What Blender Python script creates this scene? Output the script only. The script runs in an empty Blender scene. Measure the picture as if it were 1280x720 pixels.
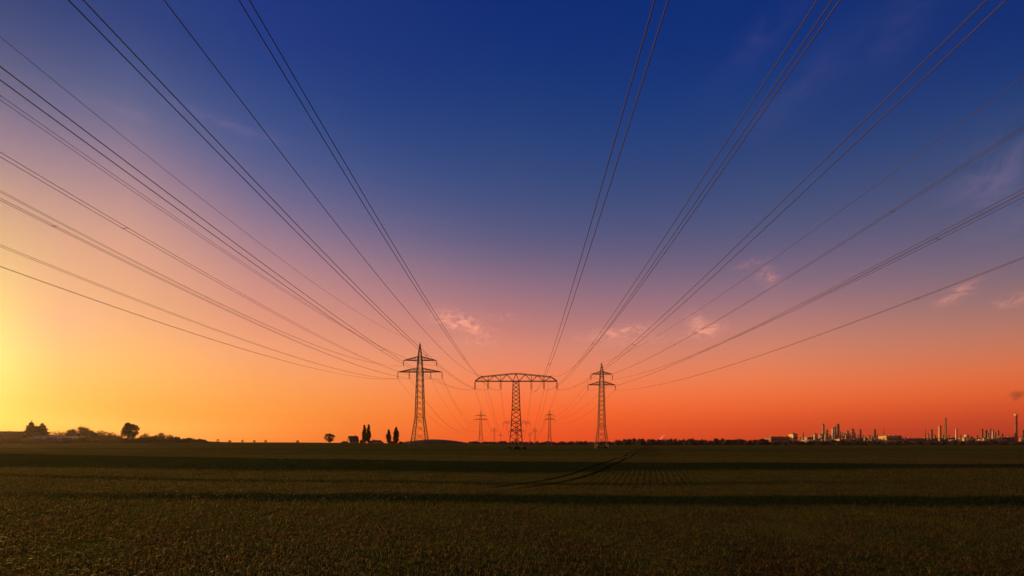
import bpy, bmesh, math, random
import numpy as np
from mathutils import Vector, Matrix

random.seed(7)
RNG = np.random.default_rng(11)
scene = bpy.context.scene
COL = scene.collection
R = math.radians

# ------------------------------------------------------------------ camera
F = 480.0            # focal length in photo pixels (1280 wide)
CX, HY = 640.0, 555.5
EYE = 1.7
cam_d = bpy.data.cameras.new('camera')
cam_d.sensor_width = 36.0
cam_d.lens = 36.0 * F / 1280.0
cam_d.shift_y = (HY - 360.0) / 1280.0
cam_d.clip_start = 0.1
cam_d.clip_end = 30000.0
cam = bpy.data.objects.new('camera', cam_d)
COL.objects.link(cam)
cam.location = (0, 0, EYE)
cam.rotation_euler = (R(90), 0, 0)
scene.camera = cam

# ------------------------------------------------------------------ exposure
vs = scene.view_settings
vs.view_transform = 'Standard'
vs.look = 'None'
vs.exposure = 0.0
vs.gamma = 1.0
vs.use_curve_mapping = False

SUN_AZ, SUN_EL = -57.0, 10.0      # degrees from the view direction (left negative), elevation

scene.cycles.max_bounces = 5
scene.cycles.volume_bounces = 0

# ------------------------------------------------------------------ world
def lin(c):
    c = c / 255.0
    return c / 12.92 if c <= 0.04045 else ((c + 0.055) / 1.055) ** 2.4

SKY_Y = [0, 60, 120, 180, 240, 300, 360, 400, 440, 480, 520, 552]
SKY = {   # photo column: colours of the evening sky from the zenith side down to the horizon
    0: [(45,67,120),(76,85,126),(110,105,135),(152,126,142),(191,152,136),(217,173,129),(232,197,129),(240,209,128),(246,220,130),(250,211,109),(247,176,62),(238,140,30)],
    40: [(40,64,121),(68,81,128),(101,101,136),(144,122,143),(185,146,138),(215,166,131),(229,181,129),(238,187,130),(245,198,122),(248,191,96),(245,162,53),(234,129,26)],
    80: [(36,62,122),(62,78,129),(95,99,137),(139,119,143),(181,142,140),(213,161,133),(227,171,129),(236,172,132),(245,184,117),(247,177,88),(243,152,47),(231,121,24)],
    160: [(32,59,123),(55,75,131),(87,96,138),(132,116,143),(176,137,142),(211,155,135),(224,163,126),(233,168,122),(243,177,106),(244,171,85),(240,141,40),(228,112,21)],
    320: [(21,51,127),(29,59,130),(45,72,133),(71,86,139),(111,104,142),(161,125,141),(205,141,131),(223,147,120),(242,159,113),(246,157,86),(243,142,50),(234,107,26)],
    640: [(9,43,117),(15,49,120),(27,58,121),(42,68,124),(62,78,126),(94,91,128),(149,112,129),(186,123,121),(227,137,111),(250,130,79),(255,99,35),(243,73,24)],
    960: [(10,44,116),(16,50,120),(28,59,121),(43,66,119),(62,78,122),(92,90,124),(142,110,126),(182,124,118),(217,132,102),(243,122,71),(236,90,36),(201,56,23)],
    1280: [(15,44,112),(21,51,116),(36,63,118),(56,74,116),(75,83,119),(100,95,122),(142,110,114),(176,120,106),(207,118,85),(235,106,51),(208,70,30),(170,45,26)],
}
def build_world():
    w = bpy.data.worlds.new('World')
    scene.world = w
    w.use_nodes = True
    nt = w.node_tree
    N, L = nt.nodes, nt.links
    N.clear()
    out = N.new('ShaderNodeOutputWorld')
    bg = N.new('ShaderNodeBackground'); bg.inputs['Strength'].default_value = 1.0
    tc = N.new('ShaderNodeTexCoord')
    sep = N.new('ShaderNodeSeparateXYZ'); L.new(tc.outputs['Generated'], sep.inputs[0])
    def M(op, a, b=None, c=None):
        n = N.new('ShaderNodeMath'); n.operation = op
        for i, v in enumerate((a, b, c)):
            if v is None: continue
            if isinstance(v, (int, float)): n.inputs[i].default_value = v
            else: L.new(v, n.inputs[i])
        return n.outputs[0]
    az = M('ARCTAN2', sep.outputs['X'], sep.outputs['Y'])
    el = M('ARCSINE', sep.outputs['Z'])
    ELMAX = R(60)
    eln = M('DIVIDE', el, ELMAX)
    azs, cols = [], []
    def ramp(colours, els):
        n = N.new('ShaderNodeValToRGB')
        cr = n.color_ramp; cr.interpolation = 'LINEAR'
        e = np.array(els[::-1]); c = np.array(colours[::-1], float)
        ts = np.concatenate([np.linspace(0, e[-1], 22), [ELMAX]])
        from_top = []
        for t in ts:
            v = [np.interp(t, e, c[:, k]) for k in range(3)]
            # a light smoothing of the piecewise gradient
            d = R(1.2)
            v = [(np.interp(t-d, e, c[:, k]) + 2*np.interp(t, e, c[:, k]) + np.interp(t+d, e, c[:, k]))/4 for k in range(3)]
            if t > e[-1]:
                v = [q*0.8 for q in v]
            from_top.append(v)
        while len(cr.elements) < len(ts): cr.elements.new(0.5)
        for el_, t, v in zip(cr.elements, ts, from_top):
            el_.position = min(1.0, t/ELMAX)
        for i, (t, v) in enumerate(zip(ts, from_top)):
            cr.elements[i].position = t/ELMAX
            cr.elements[i].color = (lin(v[0]), lin(v[1]), lin(v[2]), 1)
        L.new(eln, n.inputs[0])
        return n.outputs['Color']
    dim = lambda cs, k: [tuple(q*k for q in c) for c in cs]
    els0 = [math.atan2(HY - y, F) for y in SKY_Y]
    for x in sorted(SKY):
        u = x - CX
        els = [math.atan2(HY - y, math.hypot(F, u)) for y in SKY_Y]
        azs.append(math.atan2(u, F)); cols.append(ramp(SKY[x], els))
    # behind the photographer the evening sky goes on: dull on the right, warm on the left
    azs = [R(-180), R(-110)] + azs + [R(110), R(180)]
    back = ramp(dim(SKY[960], 0.55), els0)
    cols = [back, cols[1]] + cols + [ramp(dim(SKY[1280], 0.75), els0), back]
    cur = cols[0]
    for i in range(1, len(azs)):
        mr = N.new('ShaderNodeMapRange'); mr.interpolation_type = 'LINEAR'
        L.new(az, mr.inputs['Value'])
        mr.inputs['From Min'].default_value = azs[i-1]; mr.inputs['From Max'].default_value = azs[i]
        mx = N.new('ShaderNodeMix'); mx.data_type = 'RGBA'
        L.new(mr.outputs[0], mx.inputs[0]); L.new(cur, mx.inputs[6]); L.new(cols[i], mx.inputs[7])
        cur = mx.outputs[2]
    # thin evening clouds, each a patch of torn noise at its own place in the sky
    def noise(scale, detail, rough, dist, sx=1, sz=1):
        mp = N.new('ShaderNodeMapping'); mp.inputs['Scale'].default_value = (sx, sx, sz)
        L.new(tc.outputs['Generated'], mp.inputs[0])
        n = N.new('ShaderNodeTexNoise'); n.inputs['Scale'].default_value = scale
        n.inputs['Detail'].default_value = detail; n.inputs['Roughness'].default_value = rough
        n.inputs['Distortion'].default_value = dist
        L.new(mp.outputs[0], n.inputs['Vector']); return n.outputs[0]
    wisp = noise(30, 8, 0.66, 1.4, 1, 1.9)
    veil = noise(9, 7, 0.66, 1.2, 1, 1.6)
    def patch(x, y, wx, wy, rot=0.0):
        u, v = x - CX, HY - y
        a0, e0 = math.atan2(u, F), math.atan2(v, math.hypot(F, u))
        sa, se = wx/F*math.cos(a0)**2, wy/math.hypot(F, u)
        da = M('SUBTRACT', az, a0); de = M('SUBTRACT', el, e0)
        c, s = math.cos(rot), math.sin(rot)
        p = M('DIVIDE', M('ADD', M('MULTIPLY', da, c), M('MULTIPLY', de, s)), sa)
        q = M('DIVIDE', M('SUBTRACT', M('MULTIPLY', de, c), M('MULTIPLY', da, s)), se)
        r2 = M('ADD', M('MULTIPLY', p, p), M('MULTIPLY', q, q))
        return M('EXPONENT', M('MULTIPLY', r2, -1.0))
    def add_clouds(cur, specs, tex, lo, hi, colour):
        tot = None
        for (x, y, wx, wy, rot, s) in specs:
            g = M('MULTIPLY', patch(x, y, wx, wy, rot), s)
            tot = g if tot is None else M('ADD', tot, g)
        mr = N.new('ShaderNodeMapRange'); L.new(tex, mr.inputs['Value'])
        mr.inputs['From Min'].default_value = lo; mr.inputs['From Max'].default_value = hi
        f = M('MINIMUM', M('MULTIPLY', mr.outputs[0], tot), 0.9)
        mx = N.new('ShaderNodeMix'); mx.data_type = 'RGBA'
        L.new(f, mx.inputs[0]); L.new(cur, mx.inputs[6]); mx.inputs[7].default_value = (*[lin(q) for q in colour], 1)
        return mx.outputs[2]
    cur = add_clouds(cur, [
        (572,401,28,10,-0.12,1.1), (592,412,26,8,-0.2,0.6), (588,428,34,4,0,0.45), (632,397,18,5,0,0.28),
        (772,416,38,6,0.06,0.75), (882,413,20,8,0.05,0.9), (869,400,8,10,0.9,0.6), (800,426,50,6,0.05,0.3),
        (960,345,9,14,0.8,0.42), (940,328,18,4,0.1,0.2), (1192,370,22,7,0.35,0.5), (1266,375,22,7,0.1,0.55), (1210,358,22,5,0.5,0.3)],
        wisp, 0.40, 0.64, (252,164,136))
    cur = add_clouds(cur, [
        (1240,215,60,40,0.3,0.18), (1130,28,60,24,0.3,0.045), (1270,285,50,30,0.2,0.08), (950,50,60,14,0.4,0.05),
        (125,131,80,5,0.16,0.30), (290,158,62,5,0.02,0.17), (1000,110,90,20,0.3,0.04)],
        veil, 0.38, 0.70, (190,150,185))
    # the short bright vapour trail low over the far trees
    cur = add_clouds(cur, [(827,547,4.0,0.8,0.80,0.6)], wisp, 0.0, 0.4, (255,170,130))
    L.new(cur, bg.inputs['Color'])
    # the scattered light of the low sun itself
    sky = N.new('ShaderNodeTexSky'); sky.sky_type = 'NISHITA'; sky.sun_disc = False
    sky.sun_elevation = R(SUN_EL); sky.sun_rotation = R(SUN_AZ)
    bg2 = N.new('ShaderNodeBackground'); bg2.inputs['Strength'].default_value = 0.0008
    L.new(sky.outputs[0], bg2.inputs['Color'])
    ad = N.new('ShaderNodeAddShader')
    L.new(bg.outputs[0], ad.inputs[0]); L.new(bg2.outputs[0], ad.inputs[1])
    L.new(ad.outputs[0], out.inputs['Surface'])
build_world()

# ------------------------------------------------------------------ sun
sd = bpy.data.lights.new('sun', 'SUN')
sd.energy = 5.0
sd.angle = R(0.6)
sd.color = (1.0, 0.48, 0.12)
sun = bpy.data.objects.new('sun', sd)
COL.objects.link(sun)
_d = Vector((math.sin(R(SUN_AZ))*math.cos(R(SUN_EL)), math.cos(R(SUN_AZ))*math.cos(R(SUN_EL)), math.sin(R(SUN_EL))))
sun.rotation_euler = _d.to_track_quat('Z', 'Y').to_euler()
sun.location = _d*300

# ------------------------------------------------------------------ helpers
def tag(o, label=None, cat=None, group=None, kind=None):
    if label: o['label'] = label
    if cat: o['category'] = cat
    if group: o['group'] = group
    o['kind'] = kind or 'thing'
    return o
def empty(name, loc=(0,0,0), rz=0.0):
    o = bpy.data.objects.new(name, None); COL.objects.link(o)
    o.location = loc; o.rotation_euler = (0,0,rz); o.empty_display_size = 0.5
    return o
def copy_tree(o, parent=None):
    c = o.copy(); COL.objects.link(c); c.parent = parent
    for ch in list(o.children): copy_tree(ch, c)
    return c

class MB:
    """collects bars, boxes, lathes, tubes and builds ONE mesh object"""
    def __init__(s): s.v = []; s.f = []
    def add(s, vs, fs):
        b = len(s.v); s.v += [tuple(p) for p in vs]; s.f += [tuple(i+b for i in f) for f in fs]
    def bar(s, a, b, w, w2=None):
        a, b = Vector(a), Vector(b); d = b - a
        if d.length < 1e-6: return
        d.normalize()
        up = Vector((0,0,1)) if abs(d.z) < 0.9 else Vector((0,1,0))
        x = d.cross(up).normalized(); y = d.cross(x).normalized()
        h, h2 = w/2, (w2 if w2 else w)/2
        vs = [a+x*h+y*h, a-x*h+y*h, a-x*h-y*h, a+x*h-y*h, b+x*h2+y*h2, b-x*h2+y*h2, b-x*h2-y*h2, b+x*h2-y*h2]
        s.add(vs, [(0,1,2,3),(7,6,5,4),(0,4,5,1),(1,5,6,2),(2,6,7,3),(3,7,4,0)])
    def box(s, x0, x1, y0, y1, z0, z1):
        s.add([(x0,y0,z0),(x1,y0,z0),(x1,y1,z0),(x0,y1,z0),(x0,y0,z1),(x1,y0,z1),(x1,y1,z1),(x0,y1,z1)],
              [(3,2,1,0),(4,5,6,7),(0,1,5,4),(1,2,6,5),(2,3,7,6),(3,0,4,7)])
    def lathe(s, prof, cx=0, cy=0, n=14):
        vs = []; fs = []
        for (r, z) in prof:
            for k in range(n):
                a = 2*math.pi*k/n; vs.append((cx+r*math.cos(a), cy+r*math.sin(a), z))
        m = len(prof)
        for i in range(m-1):
            for k in range(n):
                k2 = (k+1) % n
                fs.append((i*n+k, i*n+k2, (i+1)*n+k2, (i+1)*n+k))
        fs.append(tuple(range(n-1,-1,-1))); fs.append(tuple((m-1)*n+k for k in range(n)))
        s.add(vs, fs)
    def tube(s, pts, r, n=6):
        pts = np.array(pts, float); m = len(pts)
        t = np.gradient(pts, axis=0); t /= np.linalg.norm(t, axis=1)[:,None]
        x = np.cross(t, np.array([0,0,1.0])); x /= np.linalg.norm(x, axis=1)[:,None]
        y = np.cross(x, t)
        vs = []; fs = []
        for i in range(m):
            for k in range(n):
                a = 2*math.pi*k/n
                vs.append(pts[i] + r*(x[i]*math.cos(a)+y[i]*math.sin(a)))
        for i in range(m-1):
            for k in range(n):
                k2 = (k+1) % n
                fs.append((i*n+k, i*n+k2, (i+1)*n+k2, (i+1)*n+k))
        s.add(vs, fs)
    def build(s, name, mat, parent=None, smooth=False):
        me = bpy.data.meshes.new(name)
        me.from_pydata([tuple(map(float, p)) for p in s.v], [], s.f)
        me.materials.append(mat)
        if smooth: me.polygons.foreach_set('use_smooth', [True]*len(me.polygons))
        me.update()
        o = bpy.data.objects.new(name, me); COL.objects.link(o)
        if parent: o.parent = parent
        return o

# ------------------------------------------------------------------ materials
def mat(name, base, rough=0.7, metal=0.0, var=0.25, scale=2.0, bump=0.0, base2=None):
    m = bpy.data.materials.new(name); m.use_nodes = True
    nt = m.node_tree; b = nt.nodes['Principled BSDF']
    b.inputs['Roughness'].default_value = rough; b.inputs['Metallic'].default_value = metal
    tc = nt.nodes.new('ShaderNodeTexCoord')
    n = nt.nodes.new('ShaderNodeTexNoise'); n.inputs['Scale'].default_value = scale
    n.inputs['Detail'].default_value = 6; n.inputs['Roughness'].default_value = 0.6
    nt.links.new(tc.outputs['Object'], n.inputs['Vector'])
    r = nt.nodes.new('ShaderNodeValToRGB')
    c2 = base2 or tuple(q*(1-var) for q in base)
    c1 = base if base2 else tuple(min(1, q*(1+var)) for q in base)
    r.color_ramp.elements[0].position = 0.35; r.color_ramp.elements[1].position = 0.65
    r.color_ramp.elements[0].color = (*c2, 1); r.color_ramp.elements[1].color = (*c1, 1)
    nt.links.new(n.outputs[0], r.inputs[0]); nt.links.new(r.outputs[0], b.inputs['Base Color'])
    if bump:
        bp = nt.nodes.new('ShaderNodeBump'); bp.inputs['Strength'].default_value = bump
        nt.links.new(n.outputs[0], bp.inputs['Height']); nt.links.new(bp.outputs[0], b.inputs['Normal'])
    return m
def leafmat(name, c1, c2, trans=0.25):
    m = bpy.data.materials.new(name); m.use_nodes = True
    nt = m.node_tree; b = nt.nodes['Principled BSDF']
    b.inputs['Roughness'].default_value = 0.6
    g = nt.nodes.new('ShaderNodeNewGeometry')
    r = nt.nodes.new('ShaderNodeValToRGB')
    r.color_ramp.elements[0].color = (*c1, 1); r.color_ramp.elements[1].color = (*c2, 1)
    nt.links.new(g.outputs['Random Per Island'], r.inputs[0])
    nt.links.new(r.outputs[0], b.inputs['Base Color'])
    t = nt.nodes.new('ShaderNodeBsdfTranslucent'); nt.links.new(r.outputs[0], t.inputs['Color'])
    mx = nt.nodes.new('ShaderNodeMixShader'); mx.inputs[0].default_value = trans
    nt.links.new(b.outputs[0], mx.inputs[1]); nt.links.new(t.outputs[0], mx.inputs[2])
    nt.links.new(mx.outputs[0], nt.nodes['Material Output'].inputs['Surface'])
    return m
M = {
 'steel': mat('weathered_green_steel', (0.20,0.17,0.11), 0.6, 0.2, 0.3, 0.6),
 'wire': mat('aged_aluminium_wire', (0.075,0.058,0.055), 0.9, 0.0, 0.2, 0.2),
 'insul': mat('brown_porcelain', (0.07,0.04,0.03), 0.35, 0, 0.2, 2),
 'concrete': mat('concrete', (0.20,0.18,0.15), 0.85, 0, 0.2, 0.5, 0.2),
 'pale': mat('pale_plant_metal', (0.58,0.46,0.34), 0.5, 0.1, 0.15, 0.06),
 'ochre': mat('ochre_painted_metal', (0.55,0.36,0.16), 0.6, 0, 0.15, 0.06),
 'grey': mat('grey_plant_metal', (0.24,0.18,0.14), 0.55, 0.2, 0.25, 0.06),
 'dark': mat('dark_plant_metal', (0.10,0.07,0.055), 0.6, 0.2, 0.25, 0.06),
 'rust': mat('red_brown_cladding', (0.26,0.10,0.07), 0.75, 0, 0.2, 0.05),
 'roofdark': mat('dark_sheet_roof', (0.07,0.06,0.06), 0.7, 0, 0.2, 0.1),
 'tile': mat('red_clay_tiles', (0.14,0.06,0.04), 0.8, 0, 0.3, 0.7),
 'plaster': mat('plaster', (0.55,0.36,0.24), 0.85, 0, 0.12, 0.4),
 'timber': mat('dark_barn_boards', (0.09,0.06,0.04), 0.85, 0, 0.3, 0.8),
 'barnroof': mat('pale_barn_roof', (0.42,0.29,0.20), 0.7, 0, 0.15, 0.15),
 'glass': mat('window_glass', (0.02,0.02,0.025), 0.12, 0, 0.1, 1),
 'bark': mat('bark', (0.07,0.05,0.035), 0.9, 0, 0.35, 1.5, 0.5),
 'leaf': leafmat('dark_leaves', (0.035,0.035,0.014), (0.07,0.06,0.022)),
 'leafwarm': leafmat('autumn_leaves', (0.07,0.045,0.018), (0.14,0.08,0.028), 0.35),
 'needle': leafmat('conifer_needles', (0.022,0.026,0.014), (0.045,0.045,0.02), 0.1),
 'rowleaf': leafmat('tree_row_leaves', (0.022,0.02,0.012), (0.045,0.034,0.018), 0.1),
 'twig': mat('bare_twigs', (0.11,0.075,0.045), 0.9, 0, 0.3, 1.0),
}

# ------------------------------------------------------------------ terrain
def sstep(a, b, x):
    t = np.clip((x-a)/(b-a), 0, 1); return t*t*(3-2*t)
def H(x, y):
    x = np.asarray(x, float); y = np.asarray(y, float)
    left = sstep(-25, -190, x - 0.10*(y-200))
    z = 3.3*left*sstep(130, 300, y)                        # the field climbs gently to the farm side
    z = z + 2.6*np.exp(-((y-292)/26.0)**2)*sstep(-215, -275, x)   # bank under the farmstead
    # plough-wide swells of the field
    s = y + 0.30*x + 3.0*np.sin(x*0.045+1.0)
    amp = sstep(6, 20, y)*sstep(170, 90, y)
    z = z + amp*(0.04*np.sin(s*0.235+0.4) + 0.08*np.sin(s*0.118+2.2) + 0.03*np.sin(x*0.31+y*0.17))
    z = z - 0.25*sstep(14, 60, y)*sstep(300,210,y)
    return z
def Hf(x, y): return float(H(x, y))
def P(px, y_img, Y):
    """point at depth Y seen at photo pixel (px, y_img)"""
    return Vector(((px-CX)/F*Y, Y, EYE+(HY-y_img)/F*Y))
def GX(px, Y): return (px-CX)/F*Y

ROW_AZ = R(19.7)     # the drill rows run away to the right of the pylons
def shade_bands(nt, x, y, big):
    """mask for long shadows across the field, painted as dark green bands"""
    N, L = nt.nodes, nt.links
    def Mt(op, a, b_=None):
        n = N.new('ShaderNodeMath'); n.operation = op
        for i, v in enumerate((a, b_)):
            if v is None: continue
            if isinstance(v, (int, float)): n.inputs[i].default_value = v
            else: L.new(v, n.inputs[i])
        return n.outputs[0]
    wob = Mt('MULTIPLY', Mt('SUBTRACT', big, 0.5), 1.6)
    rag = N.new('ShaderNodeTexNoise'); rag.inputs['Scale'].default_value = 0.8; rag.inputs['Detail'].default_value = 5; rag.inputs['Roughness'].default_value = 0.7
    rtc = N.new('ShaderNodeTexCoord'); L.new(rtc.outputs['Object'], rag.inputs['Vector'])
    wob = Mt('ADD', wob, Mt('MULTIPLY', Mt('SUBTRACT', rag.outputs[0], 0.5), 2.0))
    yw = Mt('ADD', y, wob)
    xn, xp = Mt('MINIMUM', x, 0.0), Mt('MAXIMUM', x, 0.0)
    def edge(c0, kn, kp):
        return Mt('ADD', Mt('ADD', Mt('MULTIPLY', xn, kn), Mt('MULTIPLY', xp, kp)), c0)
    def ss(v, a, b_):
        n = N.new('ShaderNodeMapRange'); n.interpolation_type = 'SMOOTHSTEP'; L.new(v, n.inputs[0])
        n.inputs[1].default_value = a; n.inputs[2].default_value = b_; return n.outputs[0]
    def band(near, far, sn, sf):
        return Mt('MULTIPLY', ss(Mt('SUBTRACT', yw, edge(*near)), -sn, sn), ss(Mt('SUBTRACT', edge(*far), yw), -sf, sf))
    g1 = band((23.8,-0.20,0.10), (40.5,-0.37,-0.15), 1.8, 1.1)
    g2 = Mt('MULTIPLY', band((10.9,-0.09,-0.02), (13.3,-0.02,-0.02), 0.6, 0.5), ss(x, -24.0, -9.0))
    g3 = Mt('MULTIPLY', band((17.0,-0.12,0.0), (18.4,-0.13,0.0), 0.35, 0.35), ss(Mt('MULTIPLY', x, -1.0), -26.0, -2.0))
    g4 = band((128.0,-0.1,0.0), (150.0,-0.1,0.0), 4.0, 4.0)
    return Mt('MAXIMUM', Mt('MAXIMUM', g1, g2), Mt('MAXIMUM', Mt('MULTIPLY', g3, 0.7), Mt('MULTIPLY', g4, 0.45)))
def field_material():
    m = bpy.data.materials.new('field_soil_and_crop'); m.use_nodes = True
    nt = m.node_tree; N, L = nt.nodes, nt.links
    b = N['Principled BSDF']; b.inputs['Roughness'].default_value = 0.95
    b.inputs['Specular IOR Level'].default_value = 0.0
    tc = N.new('ShaderNodeTexCoord')
    def Mt(op, a, b_=None, c=None):
        n = N.new('ShaderNodeMath'); n.operation = op
        for i, v in enumerate((a, b_, c)):
            if v is None: continue
            if isinstance(v, (int, float)): n.inputs[i].default_value = v
            else: L.new(v, n.inputs[i])
        return n.outputs[0]
    def noise(scale, detail=5, rough=0.6, sx=1, sy=1):
        mp = N.new('ShaderNodeMapping'); mp.inputs['Scale'].default_value = (sx, sy, 1)
        L.new(tc.outputs['Object'], mp.inputs[0])
        n = N.new('ShaderNodeTexNoise'); n.inputs['Scale'].default_value = scale
        n.inputs['Detail'].default_value = detail; n.inputs['Roughness'].default_value = rough
        L.new(mp.outputs[0], n.inputs['Vector']); return n.outputs[0]
    def rng(v, a, b_, lo=0.0, hi=1.0, smooth=True):
        n = N.new('ShaderNodeMapRange'); n.interpolation_type = 'SMOOTHSTEP' if smooth else 'LINEAR'
        L.new(v, n.inputs[0]); n.inputs[1].default_value = a; n.inputs[2].default_value = b_
        n.inputs[3].default_value = lo; n.inputs[4].default_value = hi; return n.outputs[0]
    def mix(f, a, c):
        n = N.new('ShaderNodeMix'); n.data_type = 'RGBA'
        if isinstance(f, float): n.inputs[0].default_value = f
        else: L.new(f, n.inputs[0])
        for i, v in ((6, a), (7, c)):
            if isinstance(v, tuple): n.inputs[i].default_value = (*v, 1)
            else: L.new(v, n.inputs[i])
        return n.outputs[2]
    sp = N.new('ShaderNodeSeparateXYZ'); L.new(tc.outputs['Object'], sp.inputs[0])
    x, y = sp.outputs['X'], sp.outputs['Y']
    ca, sa = math.cos(ROW_AZ), math.sin(ROW_AZ)
    across = Mt('SUBTRACT', Mt('MULTIPLY', x, ca), Mt('MULTIPLY', y, sa))   # metres across the rows
    big = noise(0.05, 4); mid = noise(0.6, 6); fine = noise(9, 6, 0.7)
    wob = Mt('MULTIPLY', Mt('SUBTRACT', noise(0.22, 4), 0.5), 0.35)
    # soil with crop
    soil = mix(fine, (0.020,0.018,0.008), (0.070,0.060,0.020))
    crop = mix(fine, (0.042,0.062,0.010), (0.120,0.140,0.022))
    cover = rng(Mt('ADD', Mt('MULTIPLY', mid, 0.6), Mt('MULTIPLY', fine, 0.5)), 0.38, 0.72)
    c = mix(cover, soil, crop)
    # shadow bands painted into the ground colour as a dark green tone
    g = shade_bands(nt, x, y, big)
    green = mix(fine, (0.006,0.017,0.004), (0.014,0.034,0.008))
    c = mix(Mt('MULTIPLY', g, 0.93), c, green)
    # drill rows
    rw = Mt('SINE', Mt('MULTIPLY', Mt('ADD', across, wob), 2*math.pi/0.31))
    rowm = rng(rw, -0.2, 0.9)
    rowm = Mt('MULTIPLY', rowm, Mt('MULTIPLY', rng(Mt('ABSOLUTE', Mt('ADD', across, 0.2)), 1.6, 4.2, 0.75, 0.03), rng(y, 14.0, 20.0)))
    c = mix(rowm, c, (0.018,0.014,0.009))
    # two tractor wheel tracks and an older pair farther left
    bend = Mt('MAXIMUM', Mt('SUBTRACT', 28.0, y), 0.0)
    bend = Mt('MULTIPLY', Mt('MULTIPLY', bend, bend), 0.0127)
    def track(a0, w, k, bent=True):
        a = Mt('ADD', across, Mt('MULTIPLY', wob, 0.4))
        if bent: a = Mt('ADD', a, bend)
        return Mt('MULTIPLY', rng(Mt('ABSOLUTE', Mt('SUBTRACT', a, a0)), w*0.6, w, 1.0, 0.0), k)
    t = Mt('MAXIMUM', Mt('MAXIMUM', track(-4.15, 0.26, 0.8), track(-2.95, 0.26, 0.8)), Mt('MAXIMUM', track(-27.0, 0.34, 0.5, False), track(-28.7, 0.34, 0.5, False)))
    c = mix(Mt('MULTIPLY', t, rng(y, 14.0, 17.0)), c, (0.010,0.009,0.005))
    L.new(c, b.inputs['Base Color'])
    bp = N.new('ShaderNodeBump'); bp.inputs['Strength'].default_value = 0.9; bp.inputs['Distance'].default_value = 0.06
    L.new(Mt('ADD', Mt('ADD', fine, Mt('MULTIPLY', mid, 1.2)), Mt('MULTIPLY', rowm, -0.8)), bp.inputs['Height'])
    L.new(bp.outputs[0], b.inputs['Normal'])
    return m

def build_ground():
    ys = [-150, -110, -80, -60, -45, -35, -27, -20, -15, -10]
    y = -7.0
    while y < 4000:
        ys.append(y); y += 0.5 if y < 45 else (0.02*max(y,0)-0.4 if y < 400 else 0.06*y)
    ys.append(4000)
    k = np.linspace(-1, 1, 241)
    xs = np.sinh(k*6.0)/np.sinh(6.0)*3600
    X, Y = np.meshgrid(xs, np.array(ys))
    Z = H(X, Y)
    n, m = X.shape
    co = np.stack([X, Y, Z], -1).reshape(-1, 3)
    i = np.arange((n-1)*(m-1)); r_, c_ = i//(m-1), i % (m-1)
    a = r_*m + c_
    faces = np.stack([a, a+1, a+m+1, a+m], -1)
    me = bpy.data.meshes.new('field')
    me.vertices.add(len(co)); me.vertices.foreach_set('co', co.ravel())
    me.loops.add(faces.size); me.loops.foreach_set('vertex_index', faces.ravel())
    me.polygons.add(len(faces)); me.polygons.foreach_set('loop_start', np.arange(0, faces.size, 4))
    me.polygons.foreach_set('use_smooth', np.ones(len(faces), bool))
    me.update(calc_edges=True); me.validate()
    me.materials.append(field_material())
    o = bpy.data.objects.new('field', me); COL.objects.link(o)
    tag(o, 'flat dark green and brown field reaching the horizon', 'field', kind='structure')
build_ground()

HAZE_DENSITY = 3.6e-5
def build_haze():
    mb = MB(); mb.box(-3700, 3700, -200, 4100, -4.0, 190)
    m = bpy.data.materials.new('evening_haze'); m.use_nodes = True
    nt = m.node_tree; nt.nodes.remove(nt.nodes['Principled BSDF'])
    pv = nt.nodes.new('ShaderNodeVolumePrincipled')
    pv.inputs['Color'].default_value = (0.9, 0.84, 0.76, 1); pv.inputs['Density'].default_value = HAZE_DENSITY
    pv.inputs['Anisotropy'].default_value = 0.72
    nt.links.new(pv.outputs[0], nt.nodes['Material Output'].inputs['Volume'])
    o = mb.build('haze', m); tag(o, 'thin golden evening haze over the field', 'haze', kind='stuff')
build_haze()

def tri_mesh(name, tris, material):
    """tris: (n,3,3)"""
    n = len(tris)
    me = bpy.data.meshes.new(name)
    me.vertices.add(n*3); me.vertices.foreach_set('co', tris.reshape(-1).astype(np.float32))
    me.loops.add(n*3); me.loops.foreach_set('vertex_index', np.arange(n*3, dtype=np.int32))
    me.polygons.add(n); me.polygons.foreach_set('loop_start', np.arange(0, n*3, 3, dtype=np.int32))
    me.update(calc_edges=True)
    me.materials.append(material)
    return me

def build_hill():
    # low wooded rise behind the second pylon row
    bm_v = []; fs = []
    nx, ny = 90, 14
    x0, x1 = GX(488, 720), GX(600, 720)
    for j in range(ny):
        for i in range(nx):
            u = i/(nx-1); v = j/(ny-1)
            prof = math.sin(math.pi*u)**0.8*(0.75+0.25*math.sin(u*2.6+0.6))
            z = 10.6*prof*math.sin(math.pi*v)**0.7
            z += (0.55*math.sin(i*1.9+j)+0.4*math.sin(i*3.7+2*j))*min(1, prof*2)*math.sin(math.pi*v)
            bm_v.append((x0+(x1-x0)*u, 700+90*v, -0.6+2.9*(1-u)*0.9+z)); 
    for j in range(ny-1):
        for i in range(nx-1):
            a = j*nx+i; fs.append((a, a+1, a+nx+1, a+nx))
    mb = MB(); mb.add(bm_v, fs)
    o = mb.build('hill', mat('wooded_hill', (0.022,0.02,0.008), 0.95, 0, 0.5, 0.12, 0.6), None, True)
    tag(o, 'low dark wooded rise on the horizon behind the tall left pylon', 'hill', kind='structure')
build_hill()

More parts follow.
